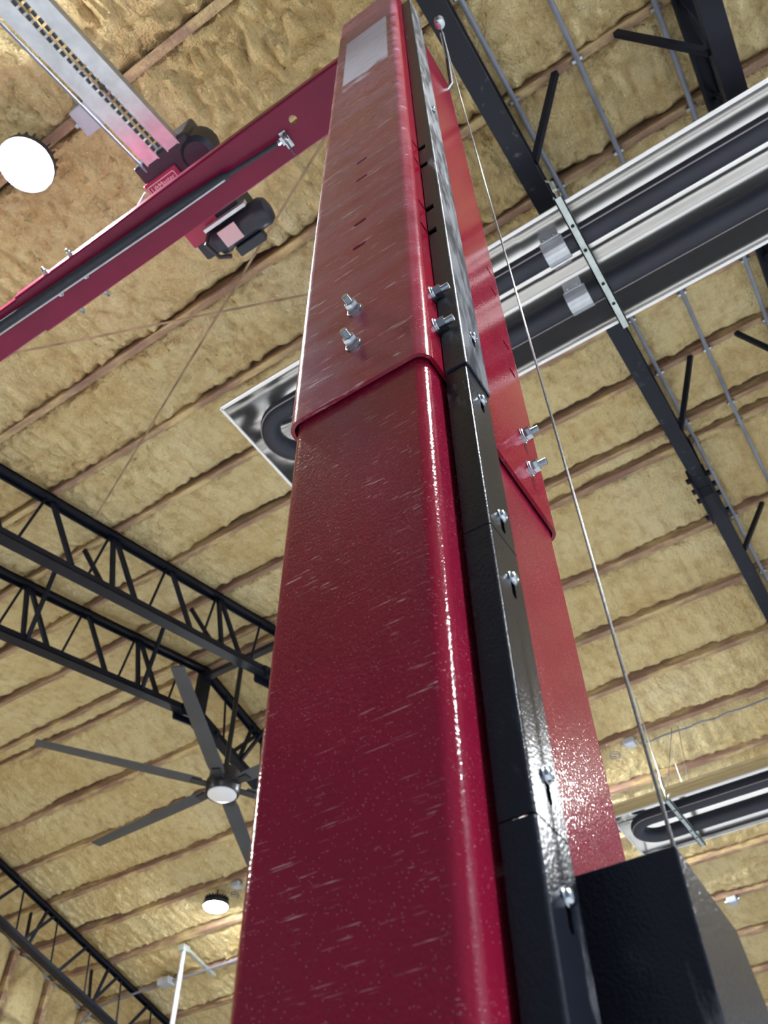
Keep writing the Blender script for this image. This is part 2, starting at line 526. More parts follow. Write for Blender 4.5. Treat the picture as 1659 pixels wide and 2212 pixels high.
for (a, b2) in bays:
    near = (b2 > -0.6 and a < 9.0)
    nu, nv = (24, 720) if near else (8, 140)
    def fn(u, v, a=a, b2=b2):
        y = YA + (YB - YA) * v
        ea = a + PW / 2 - foam_edge(a, y, 1) if a > X_W else a
        eb = b2 - PW / 2 + foam_edge(b2, y, -1) if b2 < X_E else b2
        # denser samples at the rims
        t = u + 0.09 * math.sin(2 * PI * u) * -1
        x = ea + (eb - ea) * t
        e = min(x - ea, eb - x)
        rim = max(0.0, 1 - e / 0.05)
        lump = 1.1 * (abs(noise.noise(Vector((x * 8.0, y * 9.5, 1.0)))) + .6 * abs(noise.noise(Vector((x * 17.0, y * 19.0, 6.0)))) + .3 * abs(noise.noise(Vector((x * 37.0, y * 39.0, 3.0)))) - .32)
        big = noise.noise(Vector((x * 1.6, y * 1.3, 5.0)))
        groove = noise.noise(Vector((x * 2.0, y * 11.0, 12.0)))
        rough = 0.4 + 0.8 * max(0.0, min(1.0, 0.9 - 0.22 * x + big * .5))
        z = roof_z(x) + 0.040 + 0.05 * rim * rim - 0.016 * big - 0.075 * lump * rough - 0.012 * groove
        z = max(z, roof_z(x) - 0.004)
        return (x, y, z)
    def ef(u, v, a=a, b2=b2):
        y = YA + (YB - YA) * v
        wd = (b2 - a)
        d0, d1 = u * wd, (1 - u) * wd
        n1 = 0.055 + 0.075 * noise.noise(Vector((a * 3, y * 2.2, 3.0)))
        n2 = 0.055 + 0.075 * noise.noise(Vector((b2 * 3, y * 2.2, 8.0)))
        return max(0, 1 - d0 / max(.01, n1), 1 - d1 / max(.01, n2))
    foam_sheet(fn, nu, nv, 'foam_panel', ceil, ef)

# ------------------------------------------------------------------ roof trusses
DEP = 0.58
NODES_L = [-1.455, -0.88, -0.305, 0.27, 0.845, 1.42, 1.995, 2.57, 3.145, 3.72, 4.295]
NODES_R = [2 * XR - x for x in NODES_L]
VERT_L = [0.27, 1.42, 2.57, 3.72]
VERT_R = [5.31, 6.44, 7.53, 8.67]
def truss(y, side, label, marked=False):
    t = thing('roof_truss', (XR, y, roof_z(X_W) - DEP), label, 'truss', 'black steel roof trusses')
    cm = M['truss_marked'] if marked else M['truss']
    for sgn, xe in ((-1, X_W + .01), (1, X_E - .01)):
        # chords are channels: web plate with two flanges
        for nm, dz, wd, ht in (('top_chord', -.031, .085, .05), ('bottom_chord', -DEP, .095, .055)):
            mb = MB()
            p, q = Vector((XR, y, ZR + dz)), Vector((xe, y, roof_z(xe) + dz))
            up = (0, 0, 1)
            mb.bar(p, q, wd, .012)
            dn = Vector((0, 0, 1))
            for s2 in (-1, 1):
                o2 = Vector((0, s2 * (wd / 2 - .006), ht / 2 - .002 if nm == 'bottom_chord' else -ht / 2 + .012))
                mb.bar(p + o2, q + o2, .012, ht - .006)
            mb.build(nm, cm if nm == 'bottom_chord' else M['truss'], t)
    gap = .045
    for nodes, sg in ((NODES_L, 1), (NODES_R, -1)):
        for x in nodes:
            zt, = (roof_z(x) - .06,)
            # heavy diagonal falls towards the ridge, light rod falls away from it
            for dx, r in ((sg * (.2875 - gap), .034), (-sg * (.2875 - gap), .021)):
                xa = x + math.copysign(.03, dx)
                xb = x + dx + sg * .14
                if (xb - XR) * (x - XR) < 0:
                    continue
                mb = MB()
                if r > .03:
                    mb.bar((xa, y, roof_z(xa) - .05), (xb, y, roof_z(xb) - DEP + .01), r, r * .8, (0, 1, 0))
                else:
                    mb.tube([(xa, y, roof_z(xa) - .05), (xb, y, roof_z(xb) - DEP + .01)], r / 2, 8)
                mb.build('web_bar', M['truss'], t)
    for x in VERT_L + VERT_R:
        xb = x + math.copysign(.14, XR - x)
        MB().bar((x, y, roof_z(x) - .05), (xb, y, roof_z(xb) - DEP + .01), .03, .03, (0, 1, 0)).build('web_post', M['truss'], t)
        # knee brace up to the purlin on the neighbour's side
        yy = y + side * .31
        MB().bar((xb, y + side * .045, roof_z(xb) - DEP + .03), (x, yy, roof_z(x) - .008), .032, .026, (1, 0, 0)).build('knee_brace', M['truss'], t)
    MB().box((XR - .045, y - .05, ZR - DEP - .02), (XR + .045, y + .05, ZR - .03)).build('ridge_post', M['truss'], t)
    sp = MB()
    for sg in (-1, 1):
        xa = XR + sg * .24
        for yo in (-.055, .055):
            sp.bar((XR, y + yo, ZR - DEP - .01), (xa, y + yo, roof_z(xa) - DEP - .01), .016, .11)
        for xo in (.05, .2):
            xb = XR + sg * xo
            for yo in (-.072, .072):
                sp.bar((xb - .014, y + yo, roof_z(xb) - DEP - .02), (xb + .014, y + yo, roof_z(xb) - DEP - .02), .03, .028)
    sp.build('splice_plate', M['truss'], t)
    return t
truss(-.75, 1, 'black steel truss at upper right with its web seen beside the long heater')
truss(.19, -1, 'black steel truss crossing behind the steel rope, chalk smudges on its bottom chord', True)
truss(4.05, 1, 'black steel truss left of the column, upper of the two close together')
truss(4.97, -1, 'black steel truss just above the ceiling fan, lower of the close pair')
truss(8.90, 1, 'black steel truss at lower left in front of the foamed end wall')

# ------------------------------------------------------------------ conduits clipped to the purlins
def conduit(y, x0, x1, label):
    t = thing('conduit', (x0, y, roof_z(x0)), label, 'conduit', 'grey conduits clipped across the purlins')
    pts = []
    x = x0
    while x < x1 - .01:
        pts.append((x, y + .006 * noise.noise(Vector((x * 2, y, 1))), roof_z(x) - .024))
        x += .14
    MB().tube(pts, .0135, 8).build('pipe', M['conduit'], t, smooth=True)
    for p in PURL:
        if x0 < p < x1 - .2:
            MB().box((p - .011, y - .030, roof_z(p) - .030), (p + .011, y + .030, roof_z(p) - .006)).build('clip', M['zinc'], t, bevel=.004, seg=1)
    return t
conduit(.105, -1.2, 9.4, 'grey conduit running right beside the chalk marked truss')
conduit(-.235, -1.2, 9.4, 'grey conduit in the middle of the bay right of the chalk marked truss')
conduit(-.64, -1.2, 9.4, 'grey conduit beside the truss at upper right')

# ------------------------------------------------------------------ roof cross brace rods
def rod(p, q, label):
    n = 14
    pts = []
    for i in range(n + 1):
        a = Vector(p).lerp(Vector(q), i / n)
        pts.append((a.x, a.y, min(roof_z(a.x) - .03, a.z)))
    tag(MB().tube(pts, .0065, 6).build('brace_rod', M['wire_tan']), label, 'rod', 'diagonal roof brace rods')
rod((0.75, .36, roof_z(.75) - .05), (2.33, 3.98, roof_z(2.33) - .05), 'thin diagonal brace rod running down to the upper left truss')
rod((2.25, .36, roof_z(2.25) - .075), (.62, 3.98, roof_z(.62) - .075), 'thin brace rod passing behind the red beam and crossing the other rod')

# ------------------------------------------------------------------ high bay lights
def high_bay(x, y, z, label, r=.15, box_dy=-.27):
    t = thing('high_bay_light', (x, y, z), label, 'light', 'round LED high bay lights')
    MB().lathe((x, y, z), (0, 0, -1), [(r * .93, -.02), (r * .965, 0), (r * .93, .010), (r * .82, .016), (r * .6, .021), (r * .3, .024), (.01, .025)], 40).build('lens', M['led'], t, smooth=True)
    hb = MB().lathe((x, y, z), (0, 0, 1), [(r * .90, .021), (r * .975, .021), (r * .98, .001), (r * 1.03, .001), (r * 1.03, .04), (r * .75, .055), (r * .7, .10), (r * .5, .115), (.02, .12)], 40)
    hb.build('housing', M['motor'], t, smooth=True)
    fins = MB()
    for k in range(20):
        a = 2 * PI * k / 20
        d = Vector((math.cos(a), math.sin(a), 0))
        fins.bar(Vector((x, y, z + .075)) + d * r * .6, Vector((x, y, z + .075)) + d * r * .98, .006, .05)
    fins.build('heat_sink', M['motor'], t)
    zt = roof_z(x)
    MB().tube([(x, y, z + .115), (x, y, zt - .005)], .008, 8).build('hanger', M['cord'], t)
    return t
high_bay(.27, 2.10, 4.13, 'glaring round LED high bay light left of the opener rail', .122)
high_bay(7.03, 6.78, 4.66, 'small round LED high bay light below the ceiling fan', .137)
high_bay(6.98, 2.55, 4.66, 'round LED high bay light hidden behind the lift column', .15)
high_bay(.40, -1.70, 4.10, 'round LED high bay light over the viewer on the right of the trusses', .15)
high_bay(.27, -4.10, 4.10, 'round LED high bay light behind the viewer on the right', .15)
high_bay(7.03, -3.35, 4.66, 'round LED high bay light off to the right beyond the second heater', .15)
high_bay(.27, 6.78, 4.10, 'round LED high bay light off to the left beyond the truss pair', .15)

def jbox(x, y, z, label, sz=(.10, .10, .05)):
    t = thing('junction_box', (x, y, z), label, 'junction box', 'grey electrical boxes on the purlins')
    a, b2, c = (q / 2 for q in sz)
    MB().box((x - a, y - b2, z - c), (x + a, y + b2, z + c)).build('box', M['plate'], t, bevel=.006, seg=2)
    MB().box((x - a * .92, y - b2 * .92, z - c - .006), (x + a * .92, y + b2 * .92, z - c)).build('cover', M['plate'], t)
    for s2 in (-1, 1):
        MB().lathe((x, y + s2 * (b2 + .012), z), (0, s2, 0), [(.014, -.012), (.014, .012)], 10).build('connector', M['zinc'], t)
    return t
jbox(.29, 1.80, roof_z(.29) - .032, 'grey junction box beside the glaring high bay light', (.13, .11, .06))
jbox(7.0, 1.82, roof_z(7.0) - .032, 'grey junction box on a purlin above the second heater')
jbox(9.24, 1.80, roof_z(9.24) - .032, 'grey junction box low at right beyond the black carriage')
jbox(7.03, 6.50, roof_z(7.03) - .032, 'grey junction box beside the small high bay light')
jbox(7.98, 8.34, roof_z(7.98) - .075, 'grey box on the thin pipe near the hanging pole', (.14, .18, .07))

def cable_thing(name, pts, r, mat, label, cat):
    return tag(MB().tube(pts, r, 7).build(name, mat, smooth=True), label, cat)
cable_thing('flexible_cable', [(7.06 + .0 * k, 1.75 - .0 - 1.9 * k / 16, roof_z(7.06) - .02 - .02 * math.sin(k * 1.3) ** 2) for k in range(17)], .008, M['conduit'], 'grey flexible cable running right from the junction box above the second heater', 'cable')
loop = [(7.05 + .05 * math.cos(a * .55), 2.0 + .05 * math.sin(a * .55), roof_z(7.1) - .03 - .002 * a) for a in range(24)]
cable_thing('coiled_wire', loop, .0045, M['wire'], 'small coil of wire beside the box above the second heater', 'wire')
loop = [(7.12 + .045 * math.cos(a * .55), 6.60 + .045 * math.sin(a * .55), roof_z(7.13) - .03 - .002 * a) for a in range(24)]
cable_thing('coiled_wire', loop, .0045, M['wire'], 'small coil of wire over the small high bay light', 'wire')

# ------------------------------------------------------------------ radiant tube heaters
def heater(xc, z, y_end, y_far, label, half=.34, strut_y=None, strap=None):
    t = thing('tube_heater', (xc, y_end, z), label, 'heater', 'radiant tube heaters under the trusses')
    hw = half
    prof = [(-hw, .0), (-hw, .045), (-hw * .72, .17), (-hw * .30, .215), (0, .15), (hw * .30, .215), (hw * .72, .17), (hw, .045), (hw, 0)]
    th = .004
    def shell(pr, y0, y1):
        mb = MB()
        n = len(pr)
        vs = []
        for y in (y0, y1):
            for (a, h) in pr:
                vs.append((xc + a, y, z + h))
            for (a, h) in pr:
                vs.append((xc + a * 1.008, y, z + h + th))
        fs = []
        for i in range(n - 1):
            fs.append((i, i + 1, 2 * n + i + 1, 2 * n + i))
            fs.append((n + i + 1, n + i, 3 * n + i, 3 * n + i + 1))
            for q in (0, 2 * n):
                fs.append((q + i, q + n + i, q + n + i + 1, q + i + 1))
        fs.append((0, 2 * n, 3 * n, n))
        fs.append((n - 1, 2 * n - 1, 4 * n - 1, 3 * n - 1))
        return mb.add(vs, fs)
    # smooth the reflector profile
    import itertools
    pts = []
    for i in range(len(prof) - 1):
        a, b2 = Vector(prof[i]), Vector(prof[i + 1])
        for k in range(6):
            pts.append(tuple(a.lerp(b2, k / 6)))
    pts.append(prof[-1])
    for _ in range(6):
        pts = [pts[0]] + [((pts[i - 1][0] + 2 * pts[i][0] + pts[i + 1][0]) / 4, (pts[i - 1][1] + 2 * pts[i][1] + pts[i + 1][1]) / 4) for i in range(1, len(pts) - 1)] + [pts[-1]]
    ymid = .32 if y_end > 1 else (y_end + y_far) / 2
    shell(pts, y_end, ymid).build('reflector', M['alu'], t, smooth=True)
    pts2 = [(a * .988, h - .003) for a, h in pts]
    shell(pts2, ymid + .06, y_far).build('reflector', M['alu'], t, smooth=True)
    ol = [(a, h) for a, h in prof]
    MB().prism(ol, lambda p: (xc + p[0], y_end, z + p[1]), lambda p: (xc + p[0], y_end + .006, z + p[1])).build('end_plate', M['alu'], t)
    for s2 in (-1, 1):
        MB().bar((xc + s2 * hw, y_end, z), (xc + s2 * hw, y_far, z), .016, .008).build('lip', M['alu_edge'], t)
    MB().bar((xc - hw, y_end, z), (xc + hw, y_end, z), .014, .008).build('lip', M['alu_edge'], t)
    tx, tr, tz = .143, .055, z + .035
    yb = y_end - .24
    pts = [(xc - tx, y_far + .02, tz), (xc - tx, yb, tz)]
    for k in range(1, 16):
        a = PI * k / 16
        pts.append((xc - tx * math.cos(a), yb + tx * math.sin(a), tz))
    pts += [(xc + tx, yb, tz), (xc + tx, y_far + .02, tz)]
    MB().tube(pts, tr, 20).build('burner_tube', M['tube'], t, smooth=True)
    sp = [(p[0], p[1], p[2] - tr * .55) for p in pts]
    k = (tx + tr * .86) / tx
    sp = [(xc + (p[0] - xc) * k, yb + (p[1] - yb) * (k if p[1] > yb else 1), p[2]) for p in sp]
    MB().tube(sp, .004, 6).build('tube_seam', M['tube_seam'], t)
    if strut_y is not None:
        y = strut_y
        st = MB()
        st.box((xc - hw - .05, y - .020, z - .036), (xc + hw + .03, y + .020, z - .030))
        st.box((xc - hw - .05, y - .020, z - .036), (xc + hw + .03, y - .014, z - .004))
        st.box((xc - hw - .05, y + .014, z - .036), (xc + hw + .03, y + .020, z - .004))
        so = st.build('support_strut', M['strut'], t)
        for q in (.2, .38, .64, .80):
            xx = xc - hw - .05 + q * (2 * hw + .08)
            MB().lathe((xx, y, z - .0365), (0, 0, -1), [(.009, -.002), (.009, .0012)], 10).build('hole', M['hole'], so)
        # turnbuckles up to the roof at both ends
        for s2, nm in ((-1, 'hanger_chain'), (1, 'hanger_chain')):
            xx = xc + s2 * (hw + .02) - (.02 if s2 < 0 else 0)
            zt = roof_z(xx) - DEP - .03
            MB().tube([(xx, y, z - .02), (xx, y, z + .07), (xx, y, z + .075), (xx, y, z + .17), (xx, y, z + .175), (xx, y + .02, zt)], [.005, .005, .011, .011, .0045, .0045], 7).build(nm, M['strut'], t)
    if strap is not None:
        for (xx, yy) in strap:
            ap = []
            for k in range(11):
                a = PI * (1 + k / 10)
                ap.append((xx + (tr + .008) * math.cos(a), tz + (tr + .008) * math.sin(a)))
            mb = MB()
            for k in range(10):
                (xa, za), (xb2, zb) = ap[k], ap[k + 1]
                mb.bar((xa, yy, za), (xb2, yy, zb), .11, .004, (0, 0, 1))
            mb.bar((xx - tr - .012, yy, tz - .01), (xx - tr - .012, yy, tz + .08), .09, .006, (1, 0, 0))
            so = mb.build('tube_clamp', M['galv'], t)
            for yo in (-.025, .025):
                MB().lathe((xx - tr - .018, yy + yo, tz - .0), (-.5, 0, -1), [(.009, -.004), (.009, .004), (.005, .01)], 8).build('screw', M['zinc'], so)
    return t
heater(2.03, 3.90, 2.09, -3.3, 'long radiant tube heater with aluminium reflector crossing behind the lift column', .34, .116, [(2.03 - .143, .235), (2.03 + .143, .25)])
h2 = heater(6.38, 3.60, 1.86, -3.0, 'radiant tube heater at lower right above the black carriage', .345, 1.40)

# ------------------------------------------------------------------ ceiling fan
def fan():
    x, y, z = 4.57, 4.51, 3.97
    t = thing('ceiling_fan', (x, y, z), 'dark six blade ceiling fan with white centre disc under the truss pair', 'fan')
    MB().lathe((x, y, z), (0, 0, -1), [(.118, -.02), (.118, 0), (.10, .012), (.05, .02), (.005, .022)], 36).build('light_disc', M['fan_lens'], t, smooth=True)
    MB().lathe((x, y, z), (0, 0, 1), [(.117, .02), (.130, .0), (.140, .02), (.142, .11), (.125, .13), (.125, .20), (.10, .225), (.035, .235)], 36).build('motor_hub', M['fan'], t, smooth=True)
    MB().tube([(x, y, z + .23), (x, y, ZR - .06)], .022, 12).build('down_rod', M['fan'], t, smooth=True)
    MB().bar((x, 4.09, ZR - .13), (x, 4.93, ZR - .13), .06, .05).build('mount_bar', M['fan'], t)
    for k in range(6):
        a = math.radians(27.6 + 60 * k)
        d = Vector((math.cos(a), math.sin(a), 0))
        s2 = Vector((-d.y, d.x, 0))
        tilt = math.radians(-4)
        wv = s2 * math.cos(tilt) + Vector((0, 0, math.sin(tilt)))
        nv = d.cross(wv).normalized()
        c = Vector((x, y, z + .075))
        mb = MB()
        secs = [(.19, .055), (.30, .066), (.7, .064), (1.2, .058), (1.44, .054), (1.50, .052)]
        vs, fs = [], []
        for (r, hw) in secs:
            for (q, h) in ((-1, 0), (-.4, .010), (.4, .012), (1, .002), (.4, -.002), (-.4, -.004)):
                vs.append(c + d * r + wv * (q * hw) + nv * h)
        n = 6
        for i in range(len(secs) - 1):
            for j in range(n):
                a1, b1 = i * n + j, i * n + (j + 1) % n
                fs.append((a1, b1, b1 + n, a1 + n))
        fs.append(tuple(reversed(range(n))))
        fs.append(tuple((len(secs) - 1) * n + j for j in range(n)))
        mb.add(vs, fs)
        bl = mb.build('blade', M['fan_blade'], t, smooth=True)
        MB().bar(c + d * .12 - Vector((0, 0, .008)), c + d * .27 - Vector((0, 0, .008)), .07, .010).build('blade_bracket', M['fan'], bl)
fan()

# ------------------------------------------------------------------ garage door opener with rail
def opener():
    x0, z0 = .50, 3.72
    def rz(x):
        return z0 + MS * (x - x0)
    t = thing('garage_opener', (.70, 1.40, z0), 'garage door opener with red cover plate and twin galvanised rail above the red beam', 'garage opener')
    for (ya, yb) in ((1.305, 1.365), (1.415, 1.475)):
        mb = MB()
        p, q = Vector((-2.3, (ya + yb) / 2, rz(-2.3))), Vector((.52, (ya + yb) / 2, rz(.52)))
        mb.bar(p, q, yb - ya, .006)
        for yy in (ya, yb):
            o2 = Vector((0, yy - (ya + yb) / 2, .02))
            mb.bar(p + o2, q + o2, .005, .045)
        mb.build('rail', M['galv'], t)
    ch = MB()
    for yy in (1.378, 1.402):
        n = 90
        for k in range(n):
            xa = -2.2 + 2.7 * k / n
            ch.box((xa, yy - .006, rz(xa) - .004), (xa + .02, yy + .006, rz(xa) + .010))
    ch.build('drive_chain', M['motor'], t)
    MB().tube([(-2.3, 1.497, rz(-2.3)), (.55, 1.497, rz(.55))], .006, 8).build('control_cable', M['conduit'], t)
    MB().box((.50, 1.26, 3.725), (.98, 1.54, 3.93)).build('housing', M['motor'], t, bevel=.012)
    pl = MB().box((.575, 1.375, 3.712), (.90, 1.545, 3.726)).build('cover_plate', M['opener_red'], t, bevel=.003, seg=1)
    MB().lathe((.60, 1.27, 3.73), (0, 0, 1), [(.055, -.02), (.075, 0), (.075, .12), (.05, .14)], 18).build('gear_case', M['motor'], t, smooth=True)
    mo = MB().lathe((.93, 1.18, 3.70), (0, 1, 0), [(.02, -.03), (.05, -.02), (.062, 0), (.062, .05), (.056, .06), (.056, .21), (.062, .22), (.062, .25), (.03, .265)], 22).build('motor', M['motor'], t, smooth=True)
    MB().box((.985, 1.24, 3.665), (1.03, 1.38, 3.72)).build('capacitor_cover', M['motor'], mo, bevel=.006)
    MB().box((.88, 1.30, 3.635), (.955, 1.39, 3.642)).build('rating_label', M['label_pink'], mo)
    MB().box((.845, 1.22, 3.66), (.86, 1.44, 3.70)).build('bracket', M['galv'], t)
    MB().tube([(.87, 1.43, 3.70), (.90, 1.47, 3.66), (.97, 1.45, 3.64), (1.0, 1.41, 3.66)], .010, 8).build('wiring', M['cord'], t, smooth=True)
    MB().tube([(.60, 1.56, 3.72), (.60, 1.562, 3.56)], .006, 6).build('release_lever', M['galv'], t)
    # name plate on the underside, reading towards the column
    fr = MB()
    ya, yb, xa, xb = 1.395, 1.535, .590, .628
    for (p, q) in (((xa, ya), (xb, ya)), ((xb, ya), (xb, yb)), ((xb, yb), (xa, yb)), ((xa, yb), (xa, ya))):
        fr.bar((p[0], p[1], 3.7105), (q[0], q[1], 3.7105), .003, .002)
    npl = fr.build('name_plate', M['label_text'], pl)
    cu = bpy.data.curves.new('lettering', 'FONT')
    cu.body = 'LiftMaster'
    cu.size = .030
    cu.extrude = .0008
    cu.align_x = 'CENTER'
    cu.align_y = 'CENTER'
    to = bpy.data.objects.new('lettering', cu)
    COL.objects.link(to)
    bpy.context.view_layer.update()
    dg = bpy.context.evaluated_depsgraph_get()
    me = bpy.data.meshes.new_from_object(to.evaluated_get(dg))
    bpy.data.objects.remove(to)
    # text x axis -> -Y, text up -> -X (seen from below)
    mtx = Matrix(((0, -1, 0, .609), (-1, 0, 0, 1.465), (0, 0, -1, 3.7108 + CZ), (0, 0, 0, 1)))
    me.transform(Matrix.Translation(-world_loc(npl)) @ mtx)
    me.materials.clear()
    me.materials.append(M['label_text'])
    lo = bpy.data.objects.new('lettering', me)
    COL.objects.link(lo)
    lo.parent = pl
opener()

# ------------------------------------------------------------------ the lift column
def rrect(x0, x1, y0, y1, r, n=8):
    pts = []
    for (cx, cy, a0) in ((x1 - r, y1 - r, 0), (x0 + r, y1 - r, 90), (x0 + r, y0 + r, 180), (x1 - r, y0 + r, 270)):
        for k in range(n + 1):
            a = math.radians(a0 + 90 * k / n)
            pts.append((cx + r * math.cos(a), cy + r * math.sin(a)))
    return pts
def hollow(x0, x1, y0, y1, r, th, z0, z1, rnd=0.0):
    a = rrect(x0, x1, y0, y1, r)
    b2 = rrect(x0 + th, x1 - th, y0 + th, y1 - th, max(.002, r - th))
    n = len(a)
    mb = MB()
    vs = [(p[0], p[1], z0) for p in a] + [(p[0], p[1], z1) for p in a] + [(p[0], p[1], z0) for p in b2] + [(p[0], p[1], z1) for p in b2]
    fs = []
    for i in range(n):
        j = (i + 1) % n
        fs += [(i, j, n + j, n + i), (2 * n + j, 2 * n + i, 3 * n + i, 3 * n + j), (j, i, 2 * n + i, 2 * n + j), (n + i, n + j, 3 * n + j, 3 * n + i)]
    return mb.add(vs, fs)
SX0, SX1, SY0, SY1 = .505, .900, .2565, .484
ZT = 3.48
lift = thing('lift_column', (SX0, .365, -CZ), 'tall red steel lift column with a bolted upper sleeve and black cover strip', 'lift column')
low = hollow(SX0 + .009, SX1 - .0075, SY0 + .008, SY1 - .008, .018, .006, -CZ + .02, 1.30).build('column_tube', M['red_low'], lift, smooth=True)
low['label'] = 'glossy dark red lower tube with fine scratches'
ext = hollow(SX0, SX1, SY0, SY1, .022, .0055, 1.0, ZT).build('column_extension', M['red_up'], lift)
ext['label'] = 'dusty red upper sleeve with slots and a torn label patch'
# slots in the sleeve
SLZ = [1.894, 1.790, 1.562, 1.458]
def slot_local(c, axis, ln, ht, depth, owner):
    """stadium slot cutter: long along the horizontal of the face"""
    mb = MB()
    ol = []
    r = ht / 2
    for sgn in (1, -1):
        for k in range(7):
            a = -PI / 2 + PI * k / 6
            if sgn < 0:
                a += PI
            ol.append((sgn * (ln / 2 - r) + r * math.cos(a), r * math.sin(a)))
    c = Vector(c)
    if axis == 'X':
        mb.prism(ol, lambda p: (c.x - depth, c.y + p[0], c.z + p[1]), lambda p: (c.x + depth, c.y + p[0], c.z + p[1]))
    elif axis == 'Y':
        mb.prism(ol, lambda p: (c.x + p[0], c.y - depth, c.z + p[1]), lambda p: (c.x + p[0], c.y + depth, c.z + p[1]))
    else:
        mb.prism(ol, lambda p: (c.x + p[1], c.y - depth, c.z + p[0]), lambda p: (c.x + p[1], c.y + depth, c.z + p[0]))
    return mb
cuts = []
for z in SLZ:
    cuts.append(slot_local((SX0, .367, z), 'X', .028, .013, .02, ext))
    cuts.append(slot_local((.540, SY0, z), 'Y', .026, .013, .02, ext))
    cuts.append(slot_local((.848, SY0, z - .045), 'Y', .026, .013, .02, ext))
cut(ext, cuts)
bm = bmesh.new(); bm.from_mesh(ext.data)
bm.to_mesh(ext.data); bm.free()
ext.data.shade_smooth()
ext.data.set_sharp_from_angle(angle=math.radians(30))

def bolt(p, ax, parent, name='bolt', sc=1.0, ln=.024):
    p, ax = Vector(p), Vector(ax).normalized()
    mb = MB()
    mb.lathe(p, ax, [(.0150 * sc, 0), (.0150 * sc, .0025 * sc), (.0140 * sc, .0032 * sc)], 24)
    mb.lathe(p, ax, [(.0130 * sc, .003 * sc), (.0130 * sc, .005 * sc), (.0112 * sc, .0065 * sc)], 24)
    mb.lathe(p, ax, [(.0108 * sc, .006 * sc), (.0116 * sc, .0068 * sc), (.0116 * sc, .0165 * sc), (.0098 * sc, .0185 * sc)], 6)
    # threaded stud end
    prof = []
    h = .0185
    while h < ln + .008:
        prof += [(.0064 * sc, h * sc), (.0056 * sc, (h + .0009) * sc)]
        h += .0018
    mb.lathe(p, ax, prof, 14)
    o = mb.build(name, M['zinc'], parent, smooth=True)
    o['label'] = 'zinc plated hex nut on a threaded stud'
    return o
for z in (1.222, 1.116):
    bolt((SX0, .370, z), (-1, 0, 0), ext, sc=.92)
for z in (1.208, 1.108):
    bolt((.541, SY0, z), (0, -1, 0), ext, sc=.90)
for z in (1.178, 1.090):
    bolt((.822, SY0, z), (0, -1, 0), ext, sc=.92)

# black cover strip, four overlapping sections
def cover(z0, z1, grow, screws, mat, label, notches=()):
    g = grow
    xa, xb, yf, yb = .5535 - g, .6145 + g, .2255 - g, .2545 + (.002 if z0 < .99 else 0)
    th = .003
    ol_o = [(xa, yb), (xa, yf), (xb, yf), (xb, yb)]
    ol = []
    r = .004
    def arc(cx, cy, rr, a0, a1, n=4):
        return [(cx + rr * math.cos(math.radians(a0 + (a1 - a0) * k / n)), cy + rr * math.sin(math.radians(a0 + (a1 - a0) * k / n))) for k in range(n + 1)]
    ol += [(xa, yb)] + arc(xa + r, yf + r, r, 180, 270) + arc(xb - r, yf + r, r, 270, 360) + [(xb, yb)]
    ol += [(xb - th, yb)] + arc(xb - r, yf + r, r - th + .0005, 360, 270) + arc(xa + r, yf + r, r - th + .0005, 270, 180) + [(xa + th, yb)]
    mb = MB()
    mb.prism(ol, lambda p: (p[0], p[1], z0), lambda p: (p[0], p[1], z1))
    o = mb.build('cover_section', mat, lift)
    o['label'] = label
    cs = []
    for z in screws:
        cs.append(slot_local((.587, yf, z - .010), 'Z', .034, .009, .006, o))
    for z in notches:
        c = Vector((xa, .2445, z))
        cs.append(MB().box((c.x - .006, c.y - .0055, c.z - .011), (c.x + .006, c.y + .012, c.z + .011)))
    if cs:
        cut(o, cs)
    o.data.shade_smooth()
    o.data.set_sharp_from_angle(angle=math.radians(30))
    for z in screws:
        mb = MB()
        c = (.587, yf, z)
        mb.lathe(c, (0, -1, 0), [(.0085, 0), (.0085, .0012), (.0078, .0018)], 24)
        mb.lathe(c, (0, -1, 0), [(.0070, .0018), (.0068, .003), (.0055, .0052), (.0030, .0062), (.0004, .0064)], 20)
        so = mb.build('screw', M['zinc'], o, smooth=True)
        rc = MB()
        rc.bar((.5838, yf - .0060, z), (.5902, yf - .0060, z), .0012, .0012)
        rc.bar((.587, yf - .0060, z - .0032), (.587, yf - .0060, z + .0032), .0012, .0012)
        rc.build('screw_recess', M['hole'], so) if False else None
    return o
# slot cutters take eye-height z; shift handled in slot_local
cover(1.0, 3.40, .003, [2.223, 1.116], M['black_streaked'], 'pale streaked black cover strip on the upper sleeve', [z - .005 for z in SLZ])
cover(.6835, 1.012, 0.0, [.954, .724], M['black'], 'glossy black cover section just below the sleeve edge')
cover(.3555, .6815, 0.0, [.628, .403], M['black'], 'glossy black cover section in the middle')
cover(-CZ + .03, .3535, 0.0, [.303, -.05, -.3, -.8], M['black'], 'lowest glossy black cover section')
MB().box((SX0 - .08, SY0 - .12, -CZ), (SX1 + .08, SY1 + .1, -CZ + .02)).build('base_plate', M['red_low'], lift)

